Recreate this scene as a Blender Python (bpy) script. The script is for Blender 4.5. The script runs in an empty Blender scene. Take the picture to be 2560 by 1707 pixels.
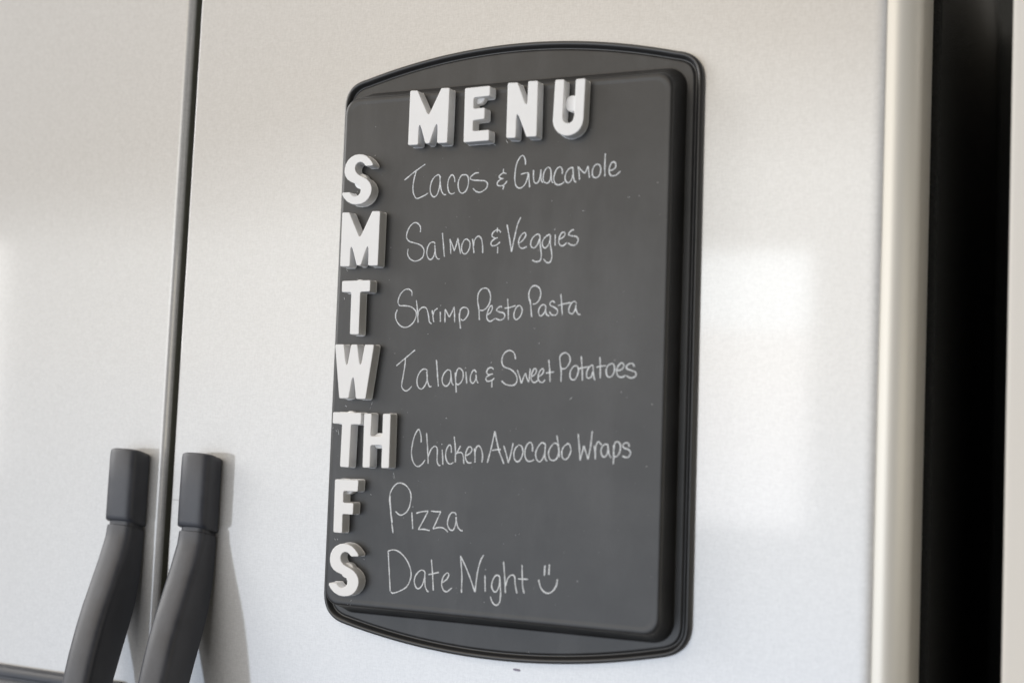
import bpy, bmesh, math, random
from mathutils import Vector, Matrix
random.seed(7)
MM = 0.001
EYE = 1.40                      # camera height above the floor (m)
sc = bpy.context.scene
col = sc.collection

# ------------------------------------------------------------------ camera
cam_d = bpy.data.cameras.new("camera"); cam = bpy.data.objects.new("camera", cam_d); col.objects.link(cam)
right = Vector((0.91522168, 0.40056131, 0.0438169)); up = Vector((-0.01318673, -0.07890845, 0.99679465))
fwd = Vector((-0.40273489, 0.91286587, 0.06693663))
cam.matrix_world = Matrix(((right.x, up.x, -fwd.x, 0.0), (right.y, up.y, -fwd.y, -0.82),
                           (right.z, up.z, -fwd.z, EYE), (0, 0, 0, 1)))
cam_d.sensor_width = 36.0; cam_d.lens = 44.985; cam_d.clip_start = 0.02; cam_d.clip_end = 60
cam_d.dof.use_dof = True; cam_d.dof.focus_distance = 0.93; cam_d.dof.aperture_fstop = 3.2
sc.camera = cam

# ------------------------------------------------------------------ colour management
sc.view_settings.view_transform = 'Standard'; sc.view_settings.look = 'None'
sc.view_settings.exposure = 0.18; sc.view_settings.gamma = 1.0
sc.view_settings.use_curve_mapping = False

# ------------------------------------------------------------------ room light (the kitchen around the camera)
world = bpy.data.worlds.new("World"); sc.world = world; world.use_nodes = True
wn, wl = world.node_tree.nodes, world.node_tree.links
bg = wn["Background"]
tc = wn.new("ShaderNodeTexCoord"); sep = wn.new("ShaderNodeSeparateXYZ"); wl.new(tc.outputs["Generated"], sep.inputs[0])
rz = wn.new("ShaderNodeMapRange"); rz.inputs[1].default_value = -1.0; rz.inputs[2].default_value = 1.0
lx = wn.new("ShaderNodeMapRange"); lx.inputs[1].default_value = -0.38; lx.inputs[2].default_value = -0.90; lx.inputs[3].default_value = 0.0; lx.inputs[4].default_value = 0.24
wl.new(sep.outputs["X"], lx.inputs[0])                       # dark warm world band set lower on the left, dimming door reflections
ups = wn.new("ShaderNodeMath"); ups.operation = 'MULTIPLY_ADD'; gz = wn.new("ShaderNodeMapRange")
gz.inputs[1].default_value = 0.02; gz.inputs[2].default_value = 0.16
wl.new(sep.outputs["Z"], gz.inputs[0]); wl.new(lx.outputs[0], ups.inputs[0]); wl.new(gz.outputs[0], ups.inputs[1]); wl.new(sep.outputs["Z"], ups.inputs[2])
wl.new(ups.outputs[0], rz.inputs[0])
ramp = wn.new("ShaderNodeValToRGB"); cr = ramp.color_ramp
stops = ((-1.0, (0.12, 0.12, 0.13)), (-0.45, (0.28, 0.29, 0.31)), (-0.22, (0.84, 0.97, 1.17)), (-0.06, (0.94, 1.00, 1.08)), (0.06, (1.06, 1.045, 1.01)), (0.20, (1.04, 1.00, 0.92)),
         (0.31, (0.46, 0.36, 0.23)), (0.45, (0.46, 0.37, 0.26)), (0.75, (0.95, 0.88, 0.80)), (1.0, (0.95, 0.88, 0.80)))
while len(cr.elements) < len(stops): cr.elements.new(0.5)
for el, (z_, c_) in zip(cr.elements, stops): el.position = (z_ + 1) / 2; el.color = (*c_, 1)
wl.new(rz.outputs[0], ramp.inputs[0])
rx = wn.new("ShaderNodeMapRange"); rx.interpolation_type = 'SMOOTHSTEP'
rx.inputs[1].default_value = -0.22; rx.inputs[2].default_value = 0.30; rx.inputs[3].default_value = 1.0; rx.inputs[4].default_value = 0.02
wl.new(sep.outputs["X"], rx.inputs[0])
ry = wn.new("ShaderNodeMapRange"); ry.interpolation_type = 'SMOOTHSTEP'      # world weighted brighter straight in front, shaped to light the front faces
ry.inputs[1].default_value = -0.15; ry.inputs[2].default_value = -0.75; ry.inputs[3].default_value = 0.10; ry.inputs[4].default_value = 1.0
wl.new(sep.outputs["Y"], ry.inputs[0])
lf = wn.new("ShaderNodeMapRange"); lf.interpolation_type = 'SMOOTHSTEP'
lf.inputs[1].default_value = -0.40; lf.inputs[2].default_value = -0.80; lf.inputs[3].default_value = 1.0; lf.inputs[4].default_value = 0.45
wl.new(sep.outputs["X"], lf.inputs[0])
sides = wn.new("ShaderNodeMath"); sides.operation = 'MULTIPLY'; wl.new(rx.outputs[0], sides.inputs[0]); wl.new(lf.outputs[0], sides.inputs[1])
fac = wn.new("ShaderNodeMath"); fac.operation = 'MULTIPLY'; wl.new(sides.outputs[0], fac.inputs[0]); wl.new(ry.outputs[0], fac.inputs[1])
mul = wn.new("ShaderNodeMix"); mul.data_type = 'RGBA'; mul.blend_type = 'MULTIPLY'; mul.inputs[0].default_value = 1.0
wl.new(ramp.outputs[0], mul.inputs[6]); wl.new(fac.outputs[0], mul.inputs[7])
wl.new(mul.outputs[2], bg.inputs[0]); bg.inputs[1].default_value = 2.16

def area(name, loc, target, sx, sy, power, color):
    d = bpy.data.lights.new(name, 'AREA'); d.shape = 'RECTANGLE'; d.size = sx; d.size_y = sy; d.energy = power; d.color = color
    o = bpy.data.objects.new(name, d); col.objects.link(o); o.location = loc
    o.rotation_euler = (Vector(target) - Vector(loc)).to_track_quat('-Z', 'Y').to_euler()
    return o
# side window of the kitchen, far left of the fridge (main light; shadows fall to the right and down)
area("side_window_light", (-5.0, -1.65, EYE + 1.60), (-0.40, -0.25, EYE + 0.1), 3.1, 2.8, 125, (1.0, 0.99, 0.975))
# window behind and left of the camera, mirrored in the door: bright sky pane above, paler ground pane below
area("back_window_sky_light", (-1.16, -3.0, EYE + 0.445), (-1.16, 0.0, EYE + 0.445), 0.88, 0.24, 0.95, (0.86, 0.94, 1.0))
area("back_window_ground_light", (-1.16, -3.0, EYE + 0.035), (-1.16, 0.0, EYE + 0.035), 0.88, 0.60, 1.55, (1.0, 0.97, 0.965))
# narrow window to the right of the camera, glinting along the rounded door edge
area("right_window_light", (1.55, -2.4, EYE + 0.2), (-0.1, 0.0, EYE), 0.40, 1.3, 0.55, (1.0, 0.96, 0.92))

# low window further along the left wall, its pale edge just caught at the far left of the freezer door
area("left_window_light", (-3.98, -2.6, EYE + 0.17), (-3.98, 0.0, EYE + 0.17), 1.0, 0.82, 2.6, (1.0, 0.985, 0.96))
# warm area lamp added on the far right to brighten the rounded door edge
area("right_trim_fill_light", (2.6, -1.3, EYE + 0.1), (-0.1, 0.0, EYE), 2.2, 0.9, 8.0, (1.0, 0.92, 0.76))

# ------------------------------------------------------------------ helpers
def link(name, bm, mat, parent=None, smooth=True, angle=40):
    me = bpy.data.meshes.new(name); bmesh.ops.recalc_face_normals(bm, faces=bm.faces[:]); bm.to_mesh(me); bm.free()
    o = bpy.data.objects.new(name, me); col.objects.link(o); me.materials.append(mat)
    if parent: o.parent = parent
    if smooth:
        me.polygons.foreach_set("use_smooth", [True] * len(me.polygons))
        me.set_sharp_from_angle(angle=math.radians(angle))
    return o
def empty(name, loc, ry=0.0):
    o = bpy.data.objects.new(name, None); o.empty_display_size = 0.02; col.objects.link(o); o.location = loc; o.rotation_euler = (0, ry, 0)
    return o
def tag(o, label=None, cat=None, group=None, kind=None):
    for k, v in (("label", label), ("category", cat), ("group", group), ("kind", kind)):
        if v: o[k] = v
    return o
def loft(bm, rings, close=True):
    vs = [[bm.verts.new(p) for p in r] for r in rings]; n = len(rings[0])
    for a, b in zip(vs, vs[1:]):
        for i in range(n if close else n - 1):
            j = (i + 1) % n; bm.faces.new((a[i], a[j], b[j], b[i]))
    return vs
def fillet(poly, rad, seg=5):
    out = []; n = len(poly)
    for i in range(n):
        p0, p1, p2 = Vector(poly[i - 1]), Vector(poly[i]), Vector(poly[(i + 1) % n])
        a = (p0 - p1); b = (p2 - p1); la, lb = a.length, b.length; a.normalize(); b.normalize()
        ang = a.angle(b)
        if ang > math.radians(155): out.append(p1); continue
        d = min(rad / math.tan(ang / 2), 0.42 * la, 0.42 * lb)
        for k in range(seg + 1):
            t = k / seg; q = (p1 + a * d) * (1 - t) ** 2 + p1 * 2 * t * (1 - t) + (p1 + b * d) * t ** 2; out.append(q)
    return out
def offset(poly, d):                       # d > 0 grows a counter-clockwise polygon
    n = len(poly); out = []
    for i in range(n):
        a = poly[i] - poly[i - 1]; b = poly[(i + 1) % n] - poly[i]
        na = Vector((a.y, -a.x)).normalized(); nb = Vector((b.y, -b.x)).normalized()
        m = na + nb
        if m.length < 1e-6: m = na
        m.normalize(); out.append(poly[i] + m * d / max(0.5, m.dot(na)))
    return out
def ccw(poly):
    s = sum(poly[i - 1].x * poly[i].y - poly[i].x * poly[i - 1].y for i in range(len(poly)))
    return poly if s > 0 else poly[::-1]

def cap(bm, verts):
    f = bm.faces.new(verts); f.normal_update()
    for g in bmesh.ops.triangulate(bm, faces=[f], quad_method='BEAUTY', ngon_method='EAR_CLIP')["faces"]: g.material_index = 0; g.tag = True
def flat_caps(o, axis_y):
    """the flat front stays flat-shaded"""
    for p in o.data.polygons:
        if all(abs(o.data.vertices[i].co.y - axis_y) < 1e-6 for i in p.vertices): p.use_smooth = False

# ------------------------------------------------------------------ materials
def mat(name, base, rough=0.5, spec=0.5, metal=0.0, coat=0.0, coat_rough=0.1):
    m = bpy.data.materials.new(name); m.use_nodes = True; b = m.node_tree.nodes["Principled BSDF"]
    b.inputs["Base Color"].default_value = (*base, 1); b.inputs["Roughness"].default_value = rough
    b.inputs["Specular IOR Level"].default_value = spec; b.inputs["Metallic"].default_value = metal
    b.inputs["Coat Weight"].default_value = coat; b.inputs["Coat Roughness"].default_value = coat_rough
    return m, m.node_tree.nodes, m.node_tree.links, b
def objcoord(N, Lk, scale=(1, 1, 1)):
    t = N.new("ShaderNodeTexCoord"); mp = N.new("ShaderNodeMapping"); mp.inputs["Scale"].default_value = scale
    Lk.new(t.outputs["Object"], mp.inputs[0]); return mp.outputs[0]
def noise(N, Lk, vec, scale, detail=3, rough=0.55):
    n = N.new("ShaderNodeTexNoise"); n.inputs["Scale"].default_value = scale; n.inputs["Detail"].default_value = detail
    n.inputs["Roughness"].default_value = rough; Lk.new(vec, n.inputs["Vector"]); return n.outputs["Fac"]
def rng(N, Lk, src, a, b, c, d):
    r = N.new("ShaderNodeMapRange"); r.inputs[1].default_value = a; r.inputs[2].default_value = b
    r.inputs[3].default_value = c; r.inputs[4].default_value = d; Lk.new(src, r.inputs[0]); return r.outputs[0]
def mixc(N, Lk, fac, c1, c2):
    m = N.new("ShaderNodeMix"); m.data_type = 'RGBA'
    for s, v in ((0, fac), (6, c1), (7, c2)):
        if isinstance(v, (float, int)): m.inputs[s].default_value = v
        elif isinstance(v, tuple): m.inputs[s].default_value = (*v, 1)
        else: Lk.new(v, m.inputs[s])
    return m.outputs[2]
def bump(N, Lk, b, src, strength, dist):
    bp = N.new("ShaderNodeBump"); bp.inputs["Strength"].default_value = strength; bp.inputs["Distance"].default_value = dist
    Lk.new(src, bp.inputs["Height"]); Lk.new(bp.outputs[0], b.inputs["Normal"])

# satin silver-grey door finish with a fine woven grain
M_door, N, Lk, b = mat("satin_door", (0.76, 0.755, 0.75), 0.60, 0.0, 0.0, 1.0, 0.07); b.inputs["Coat IOR"].default_value = 2.2
g1 = noise(N, Lk, objcoord(N, Lk, (300, 1, 1400)), 1.0, 2); g2 = noise(N, Lk, objcoord(N, Lk, (1400, 1, 300)), 1.0, 2)
ad = N.new("ShaderNodeMath"); ad.operation = 'ADD'; Lk.new(g1, ad.inputs[0]); Lk.new(g2, ad.inputs[1])
blot = noise(N, Lk, objcoord(N, Lk), 9.0, 4)
c = mixc(N, Lk, rng(N, Lk, ad.outputs[0], 0.7, 1.3, 0, 1), (0.635, 0.632, 0.625), (0.745, 0.742, 0.735))
Lk.new(c, b.inputs["Base Color"]); Lk.new(rng(N, Lk, blot, 0.3, 0.7, 0.066, 0.086), b.inputs["Coat Roughness"])
bump(N, Lk, b, ad.outputs[0], 0.10, 0.0002)
M_edge, N, Lk, b = mat("door_edge_trim", (0.82, 0.79, 0.72), 0.36, 0.4, 0.26)
M_liner, N, Lk, b = mat("door_liner_grey", (0.26, 0.26, 0.22), 0.55)
M_dark, N, Lk, b = mat("gasket_grey", (0.20, 0.18, 0.15), 0.55)
# blackened side of the cabinet, pebbled enamel
M_side, N, Lk, b = mat("black_textured_enamel", (0.006, 0.007, 0.006), 0.34, 0.35)
pv = noise(N, Lk, objcoord(N, Lk), 650.0, 2); bump(N, Lk, b, pv, 1.0, 0.0011)
# textured dark plastic
M_hand, N, Lk, b = mat("charcoal_plastic", (0.045, 0.045, 0.05), 0.42, 0.65)
pv = noise(N, Lk, objcoord(N, Lk), 1400.0, 2); bump(N, Lk, b, pv, 0.35, 0.0003)
wear = noise(N, Lk, objcoord(N, Lk), 60.0, 4)
Lk.new(mixc(N, Lk, rng(N, Lk, wear, 0.35, 0.75, 0, 1), (0.038, 0.041, 0.052), (0.060, 0.064, 0.078)), b.inputs["Base Color"])
Lk.new(rng(N, Lk, wear, 0.3, 0.7, 0.37, 0.47), b.inputs["Roughness"])
# chalkboard paint with wiped chalk haze and stray specks
M_board, N, Lk, b = mat("chalkboard_paint", (0.05, 0.05, 0.051), 0.38, 0.58)
oc = objcoord(N, Lk)
haze = noise(N, Lk, oc, 16.0, 5, 0.6); fine = noise(N, Lk, oc, 900.0, 2)
sm = noise(N, Lk, objcoord(N, Lk, (30, 30, 9)), 1.0, 4)
c = mixc(N, Lk, rng(N, Lk, haze, 0.35, 0.72, 0, 1), (0.018, 0.018, 0.0185), (0.041, 0.041, 0.042))
c = mixc(N, Lk, rng(N, Lk, sm, 0.5, 0.8, 0, 0.6), c, (0.075, 0.075, 0.077))
c = mixc(N, Lk, rng(N, Lk, fine, 0.3, 0.7, 0, 0.22), c, (0.010, 0.010, 0.0105))
sp = noise(N, Lk, oc, 420.0, 1); c = mixc(N, Lk, rng(N, Lk, sp, 0.80, 0.84, 0, 0.5), c, (0.5, 0.5, 0.5))
Lk.new(c, b.inputs["Base Color"]); bump(N, Lk, b, fine, 0.15, 0.0002)
M_rim, N, Lk, b = mat("dark_nonstick_rim", (0.030, 0.030, 0.031), 0.32, 0.7)
# chalk, grainy where the stick skipped over the paint
M_chalk, N, Lk, b = mat("chalk", (0.62, 0.63, 0.64), 0.9, 0.1)
gr = noise(N, Lk, objcoord(N, Lk), 2600.0, 2)
Lk.new(mixc(N, Lk, rng(N, Lk, gr, 0.34, 0.52, 0, 1), (0.34, 0.345, 0.355), (0.86, 0.89, 0.92)), b.inputs["Base Color"])
M_white, N, Lk, b = mat("white_plastic", (0.90, 0.90, 0.90), 0.45, 0.3)
st = noise(N, Lk, objcoord(N, Lk), 160.0, 4)
Lk.new(mixc(N, Lk, rng(N, Lk, st, 0.35, 0.7, 0, 1), (0.915, 0.915, 0.917), (0.935, 0.935, 0.935)), b.inputs["Base Color"])
bump(N, Lk, b, st, 0.08, 0.0004)
M_wall, N, Lk, b = mat("painted_wall", (0.78, 0.75, 0.70), 0.6, 0.3)
bump(N, Lk, b, noise(N, Lk, objcoord(N, Lk), 220.0, 3), 0.15, 0.0006)
M_mark, N, Lk, b = mat("pen_mark", (0.30, 0.28, 0.36), 0.6)
M_scratch, N, Lk, b = mat("scratch", (0.33, 0.32, 0.31), 0.5)

# ------------------------------------------------------------------ wall beside the fridge alcove
bm = bmesh.new(); bmesh.ops.create_cube(bm, size=1.0)
for v in bm.verts: v.co = Vector((-0.0382 + (v.co.x + 0.5) * 0.9, 0.02 + (v.co.y + 0.5) * 0.8, (v.co.z + 0.5) * 2.6))
bmesh.ops.bevel(bm, geom=[e for e in bm.edges if abs(e.verts[0].co.z - e.verts[1].co.z) > 1], offset=0.003, segments=3, affect='EDGES', profile=0.5)
rear = bmesh.ops.create_cube(bm, size=1.0)["verts"]          # alcove back behind the fridge, coloured black to stand for shade in the gap
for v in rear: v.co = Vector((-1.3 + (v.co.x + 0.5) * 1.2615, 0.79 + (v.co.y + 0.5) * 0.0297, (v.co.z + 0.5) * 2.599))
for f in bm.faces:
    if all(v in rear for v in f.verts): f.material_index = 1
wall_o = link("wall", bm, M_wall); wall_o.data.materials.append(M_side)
tag(wall_o, "off-white wall end standing to the right of the black fridge side", "wall", kind="structure")

# ------------------------------------------------------------------ refrigerator
TOP, BOT = 1.88, 0.06
fridge = tag(empty("refrigerator", (-0.55, 0.35, 0.0)), "silver-grey side-by-side refrigerator with dark handles and a black side, behind the menu board", "refrigerator")
fridge_inv = Vector((-0.55, 0.35, 0.0))
def fpart(name, bm, m, parent=None, **k):
    for v in bm.verts: v.co -= fridge_inv
    o = link(name, bm, m, parent or fridge, **k); return o
def arc(cx, cy, r, a0, a1, n):
    return [(cx + r * math.cos(math.radians(a0 + (a1 - a0) * i / n)), cy + r * math.sin(math.radians(a0 + (a1 - a0) * i / n))) for i in range(n + 1)]
# cabinet: black box whose pebbled side runs back beside the wall
bm = bmesh.new(); bmesh.ops.create_cube(bm, size=1.0)
for v in bm.verts: v.co = Vector((-1.035 + (v.co.x + 0.5) * 0.9492, 0.076 + (v.co.y + 0.5) * 0.70, 0.04 + (v.co.z + 0.5) * 1.86))
bmesh.ops.bevel(bm, geom=bm.edges[:], offset=0.0022, segments=3, affect='EDGES', profile=0.5)
fpart("cabinet", bm, M_side)
def door(x0, x1, r0, r1, ry0, ry1, label):
    """front at y=0, back at y=0.066; elliptical edge rounds (r across, ry deep)"""
    p = [(x0 + 0.0004, 0.0064), (x0, 0.0060)]
    p += [(x0 + r0 + r0 * math.cos(math.radians(a)), ry0 + ry0 * math.sin(math.radians(a))) for a in range(180, 271, 6)]
    p += [(x1 - r1 + r1 * math.cos(math.radians(a)), ry1 + ry1 * math.sin(math.radians(a))) for a in range(270, 361, 6)]
    p += [(x1, 0.0060), (x1 - 0.0004, 0.0064)]
    bm = bmesh.new()
    loft(bm, [[(x, y, BOT) for x, y in p], [(x, y, TOP) for x, y in p]])
    for z in (BOT, TOP): bm.faces.new([v for v in bm.verts if abs(v.co.z - z) < 1e-6])
    o = fpart("door", bm, M_door); flat_caps(o, -fridge_inv.y); tag(o, label); return o
XR, XL = -0.1120, -0.6481
# right door skin stops at a convex trim strip that wraps round to the hinge side
dr = door(XL, XR, 0.0016, 0.0080, 0.0016, 0.0013, "wide right door carrying the menu board")
p = [(XR - 0.0012, 0.062), (XR - 0.0012, 0.0020), (XR + 0.0004, 0.0014), (XR + 0.0020, 0.0010), (XR + 0.0036, 0.0007), (XR + 0.0051, 0.0005)]
p += [(XR + 0.0051 + 0.0165 * math.sin(t), 0.0165 - 0.0160 * math.cos(t)) for t in [math.pi / 2 * i / 14 for i in range(1, 15)]]
p += [(XR + 0.0222, 0.030), (XR + 0.0222, 0.0585), (XR + 0.0212, 0.0605), (XR + 0.0190, 0.062)]
bm = bmesh.new(); loft(bm, [[(x, y, BOT) for x, y in p], [(x, y, TOP) for x, y in p]])
for z in (BOT, TOP): bm.faces.new([v for v in bm.verts if abs(v.co.z - z) < 1e-6])
tag(fpart("edge_trim", bm, M_edge, dr), "cream metal strip rounding the right edge of the door")
dl = door(-1.035, -0.6575, 0.018, 0.0050, 0.0055, 0.0055, "left freezer door with the ice dispenser")
for x0, x1, dd in ((XL + 0.0015, XR - 0.001, dr), (-1.033, -0.6595, dl)):
    bm = bmesh.new(); bmesh.ops.create_cube(bm, size=1.0)
    for v in bm.verts: v.co = Vector((x0 + (v.co.x + 0.5) * (x1 - x0), 0.0058 + (v.co.y + 0.5) * 0.0582, BOT + 0.001 + (v.co.z + 0.5) * (TOP - BOT - 0.002)))
    fpart("door_liner", bm, M_liner, dd)
for x0, x1, dd in ((-0.640, -0.0930, dr), (-1.025, -0.668, dl)):
    bm = bmesh.new(); bmesh.ops.create_cube(bm, size=1.0)
    for v in bm.verts: v.co = Vector((x0 + (v.co.x + 0.5) * (x1 - x0), 0.0645 + (v.co.y + 0.5) * 0.011, BOT + 0.01 + (v.co.z + 0.5) * (TOP - BOT - 0.02)))
    fpart("gasket", bm, M_dark, dd)
# dark mullion seen down the gap between the doors
bm = bmesh.new(); bmesh.ops.create_cube(bm, size=1.0)
for v in bm.verts: v.co = Vector((-0.664 + (v.co.x + 0.5) * 0.020, 0.052 + (v.co.y + 0.5) * 0.012, BOT + (v.co.z + 0.5) * (TOP - BOT)))
for v in bm.verts: v.co.x = -0.6580 if v.co.x < -0.654 else -0.6489
fpart("mullion", bm, M_dark)
# dispenser surround on the left door (only its top edge is in view)
pz = EYE - 0.2135
prof = [(0.0, 0.0), (-0.004, 0.0), (-0.0062, -0.0015), (-0.0072, -0.0045), (-0.0068, -0.0075), (-0.0050, -0.0085), (-0.0050, -0.0105), (-0.0085, -0.014), (-0.0100, -0.020), (-0.0105, -0.30), (0.0, -0.305)]
bm = bmesh.new()
loft(bm, [[(x, y, pz + z) for y, z in prof] for x in (-0.985, -0.982, -0.688, -0.685)], close=True)
for x in (-0.985, -0.685): bm.faces.new([v for v in bm.verts if abs(v.co.x - x) < 1e-6])
tag(fpart("dispenser_panel", bm, M_hand, dl), "dark grey ice dispenser surround, only its top edge in view")
# handles: cap against the door, then a bar that bows out on its way down
def handle(xc, label):
    hw = 0.0133
    def section(z, back, front, w=hw, tilt=0.0, r=0.006):
        k = 0.0075; pts = [(-w + 0.001, -back), (-w, -back - 0.0015)]     # softly crowned front
        for q in range(25):
            t = math.pi * q / 24; cx = -math.cos(t); sx = (abs(cx) ** 0.72) * (1 if cx > 0 else -1)
            pts.append((w * sx, -(front - k) - k * math.sin(t) ** 0.80))
        pts += [(w, -back - 0.0015), (w - 0.001, -back)]
        return [(xc + x, y, z + tilt * (-y - 0.008)) for x, y in pts]
    st = [(-0.0880, 0.0004, 0.0178), (-0.0916, 0.0004, 0.0180), (-0.0922, 0.0004, 0.0194), (-0.0955, 0.0004, 0.0199), (-0.1010, 0.0005, 0.0208), (-0.1070, 0.0005, 0.0232), (-0.1160, 0.0008, 0.0267), (-0.1320, 0.0022, 0.0337), (-0.1500, 0.0052, 0.0414), (-0.1660, 0.0105, 0.0472), (-0.1860, 0.0180, 0.0532), (-0.2090, 0.0262, 0.0587), (-0.2350, 0.0325, 0.0632), (-0.2700, 0.0370, 0.0672), (-0.3300, 0.0410, 0.0707)]
    low = [(-0.99 - z, b_, f_) for z, b_, f_ in st[::-1]]
    bm = bmesh.new()
    rings = []
    for i, (z, b_, f_) in enumerate(st + low):
            e_ = min(i, len(st + low) - 1 - i); sg = 1 if i < len(st) else -1
            neck = (0.0016, 0.0015, 0.0007, 0.0005)[e_] if e_ < 4 else 0.0005; slant = (0.26, 0.26, 0.26, 0.24, 0.18, 0.10, 0.04)[e_] if e_ < 7 else 0.0
            rings.append(section(EYE + z, b_, f_, hw - neck, sg * slant))
    vs = loft(bm, rings)
    bm.faces.new(vs[0]); bm.faces.new(vs[-1])
    for v in bm.verts: v.co -= fridge_inv
    h = link("handle", bm, M_hand, fridge, angle=50); tag(h, label)
    for top in (True, False):
        zz = [(-0.0330, 0.0158, 0.0016), (-0.0322, 0.0176, 0.0008), (-0.0334, 0.0196, 0.0000), (-0.0360, 0.0204, 0.0000), (-0.0600, 0.0208, 0.0000), (-0.0850, 0.0210, 0.0000), (-0.0880, 0.0208, 0.0000), (-0.0888, 0.0198, 0.0006), (-0.0882, 0.0178, 0.0012)]
        bm = bmesh.new()
        rings = []
        for z, f_, ins in zz:
            z2 = z if top else -0.99 - z
            rings.append(section(EYE + z2, 0.0002, f_, hw + 0.0003 - ins, 0.26 if top else -0.26))
        vs = loft(bm, rings); bm.faces.new(vs[0]); bm.faces.new(vs[-1])
        for v in bm.verts: v.co -= fridge_inv
        link("handle_cap", bm, M_hand, h, angle=50)
handle(-0.6842, "handle of the left door, left of the gap"); handle(-0.6145, "handle of the right door, right of the gap")
# small marks on the right door
def blob(name, x, z, w, h, m, tilt, th=0.00025):
    bm = bmesh.new(); pts = []
    for i in range(28):
        t = 2 * math.pi * i / 28; ex = abs(math.cos(t)) ** 0.6 * (1 if math.cos(t) > 0 else -1); ez = abs(math.sin(t)) ** 0.7 * (1 if math.sin(t) > 0 else -1)
        k = 1 + random.uniform(-0.08, 0.08); px, pz_ = w / 2 * ex * k, h / 2 * ez * k
        pts.append((x + px * math.cos(tilt) - pz_ * math.sin(tilt), z + px * math.sin(tilt) + pz_ * math.cos(tilt)))
    vs = loft(bm, [[(a, -0.00002, b_) for a, b_ in pts], [(a, -th, b_) for a, b_ in pts]]); bm.faces.new(vs[1])
    return fpart(name, bm, m, dr)
tag(blob("pen_mark", -0.3474, EYE - 0.1653, 0.0054, 0.0016, M_mark, -0.06), "short dark dash on the door just below the board")
blob("scratch", -0.6420, EYE - 0.0680, 0.009, 0.0004, M_scratch, -0.03)

# ------------------------------------------------------------------ menu board (an upturned baking sheet painted with chalkboard paint)
BR = 0.0108903
BOARD = Vector((-0.36563, -0.0002, EYE + 0.05602))
board = tag(empty("menu_board", BOARD, -BR), "dark grey chalkboard menu painted on an upturned baking sheet, hung on the fridge door", "menu board")
AW = 0.1385
def outer_poly(ins):
    """dense outline of the sheet: straight sides, arched ends, rounded corners; inset by ins"""
    a = AW; zt, zb = 0.2167, -0.2163; R = 0.445
    def arch(x, s): return (zt - x * x / (2 * R)) if s > 0 else (zb + x * x / (2 * 0.52))
    half = 0.120; pts = []
    cz = arch(a, 1) + 0.0015
    for k in range(13):
        t = k / 12; p0 = Vector((a, cz - 0.0165)); p1 = Vector((a, cz + 0.0010)); p2 = Vector((half, arch(half, 1)))
        pts.append(p0 * (1 - t) ** 2 + p1 * 2 * t * (1 - t) + p2 * t * t)
    for k in range(1, 60): x = half - 2 * half * k / 60; pts.append(Vector((x, arch(x, 1))))
    for p in [Vector((-q.x, q.y)) for q in pts[12::-1]]: pts.append(p)
    up_n = len(pts); cz = arch(a, -1) - 0.0015; lo = []
    for k in range(13):
        t = k / 12; p0 = Vector((-a, cz + 0.0195)); p1 = Vector((-a, cz + 0.0005)); p2 = Vector((-half, arch(half, -1)))
        lo.append(p0 * (1 - t) ** 2 + p1 * 2 * t * (1 - t) + p2 * t * t)
    for k in range(1, 60): x = -half + 2 * half * k / 60; lo.append(Vector((x, arch(x, -1))))
    for p in [Vector((-q.x, q.y)) for q in lo[12::-1]]: lo.append(p)
    return offset(pts + lo, -ins) if ins else pts + lo
def round_rect(hw, zt, zb, r, n=10):
    pts = []
    for cx, cz, a0 in ((hw - r, zt - r, 0), (-hw + r, zt - r, 90), (-hw + r, zb + r, 180), (hw - r, zb + r, 270)):
        for k in range(n + 1):
            a = math.radians(a0 + 90 * k / n); pts.append(Vector((cx + r * math.cos(a), cz + r * math.sin(a))))
    return pts
ANG = sorted(set([round(a * 1.5, 3) for a in range(240)] + [round(c + d * 0.3, 3) for c in (55.5, 124.5, 236.5, 303.5) for d in range(-28, 29)]))
def polar(poly):
    """resample a star-shaped outline at the shared directions so that rings can be lofted"""
    out = []; n = len(poly)
    for a in ANG:
        d = Vector((math.cos(math.radians(a)), math.sin(math.radians(a)))); best = None
        for i in range(n):
            p, q = poly[i - 1], poly[i]; e = q - p; den = d.x * e.y - d.y * e.x
            if abs(den) < 1e-12: continue
            t = (p.x * e.y - p.y * e.x) / den; u = (p.x * d.y - p.y * d.x) / den
            if t > 0 and -1e-6 <= u <= 1 + 1e-6 and (best is None or t > best): best = t
        out.append(d * best)
    return out
def ring(poly, y): return [(p.x, y, p.y) for p in polar(poly)]
# rolled rim: round bead with a groove inside it
bm = bmesh.new()
rim = [(0.0006, -0.0004), (0.0, -0.0016), (0.0002, -0.0032), (0.0009, -0.0045), (0.0019, -0.0051), (0.0029, -0.0049), (0.0037, -0.0041), (0.0042, -0.0030), (0.0045, -0.0018), (0.0050, -0.0012), (0.0056, -0.0013)]
loft(bm, [ring(outer_poly(i), y) for i, y in rim])
link("rim", bm, M_rim, board, angle=60)
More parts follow.
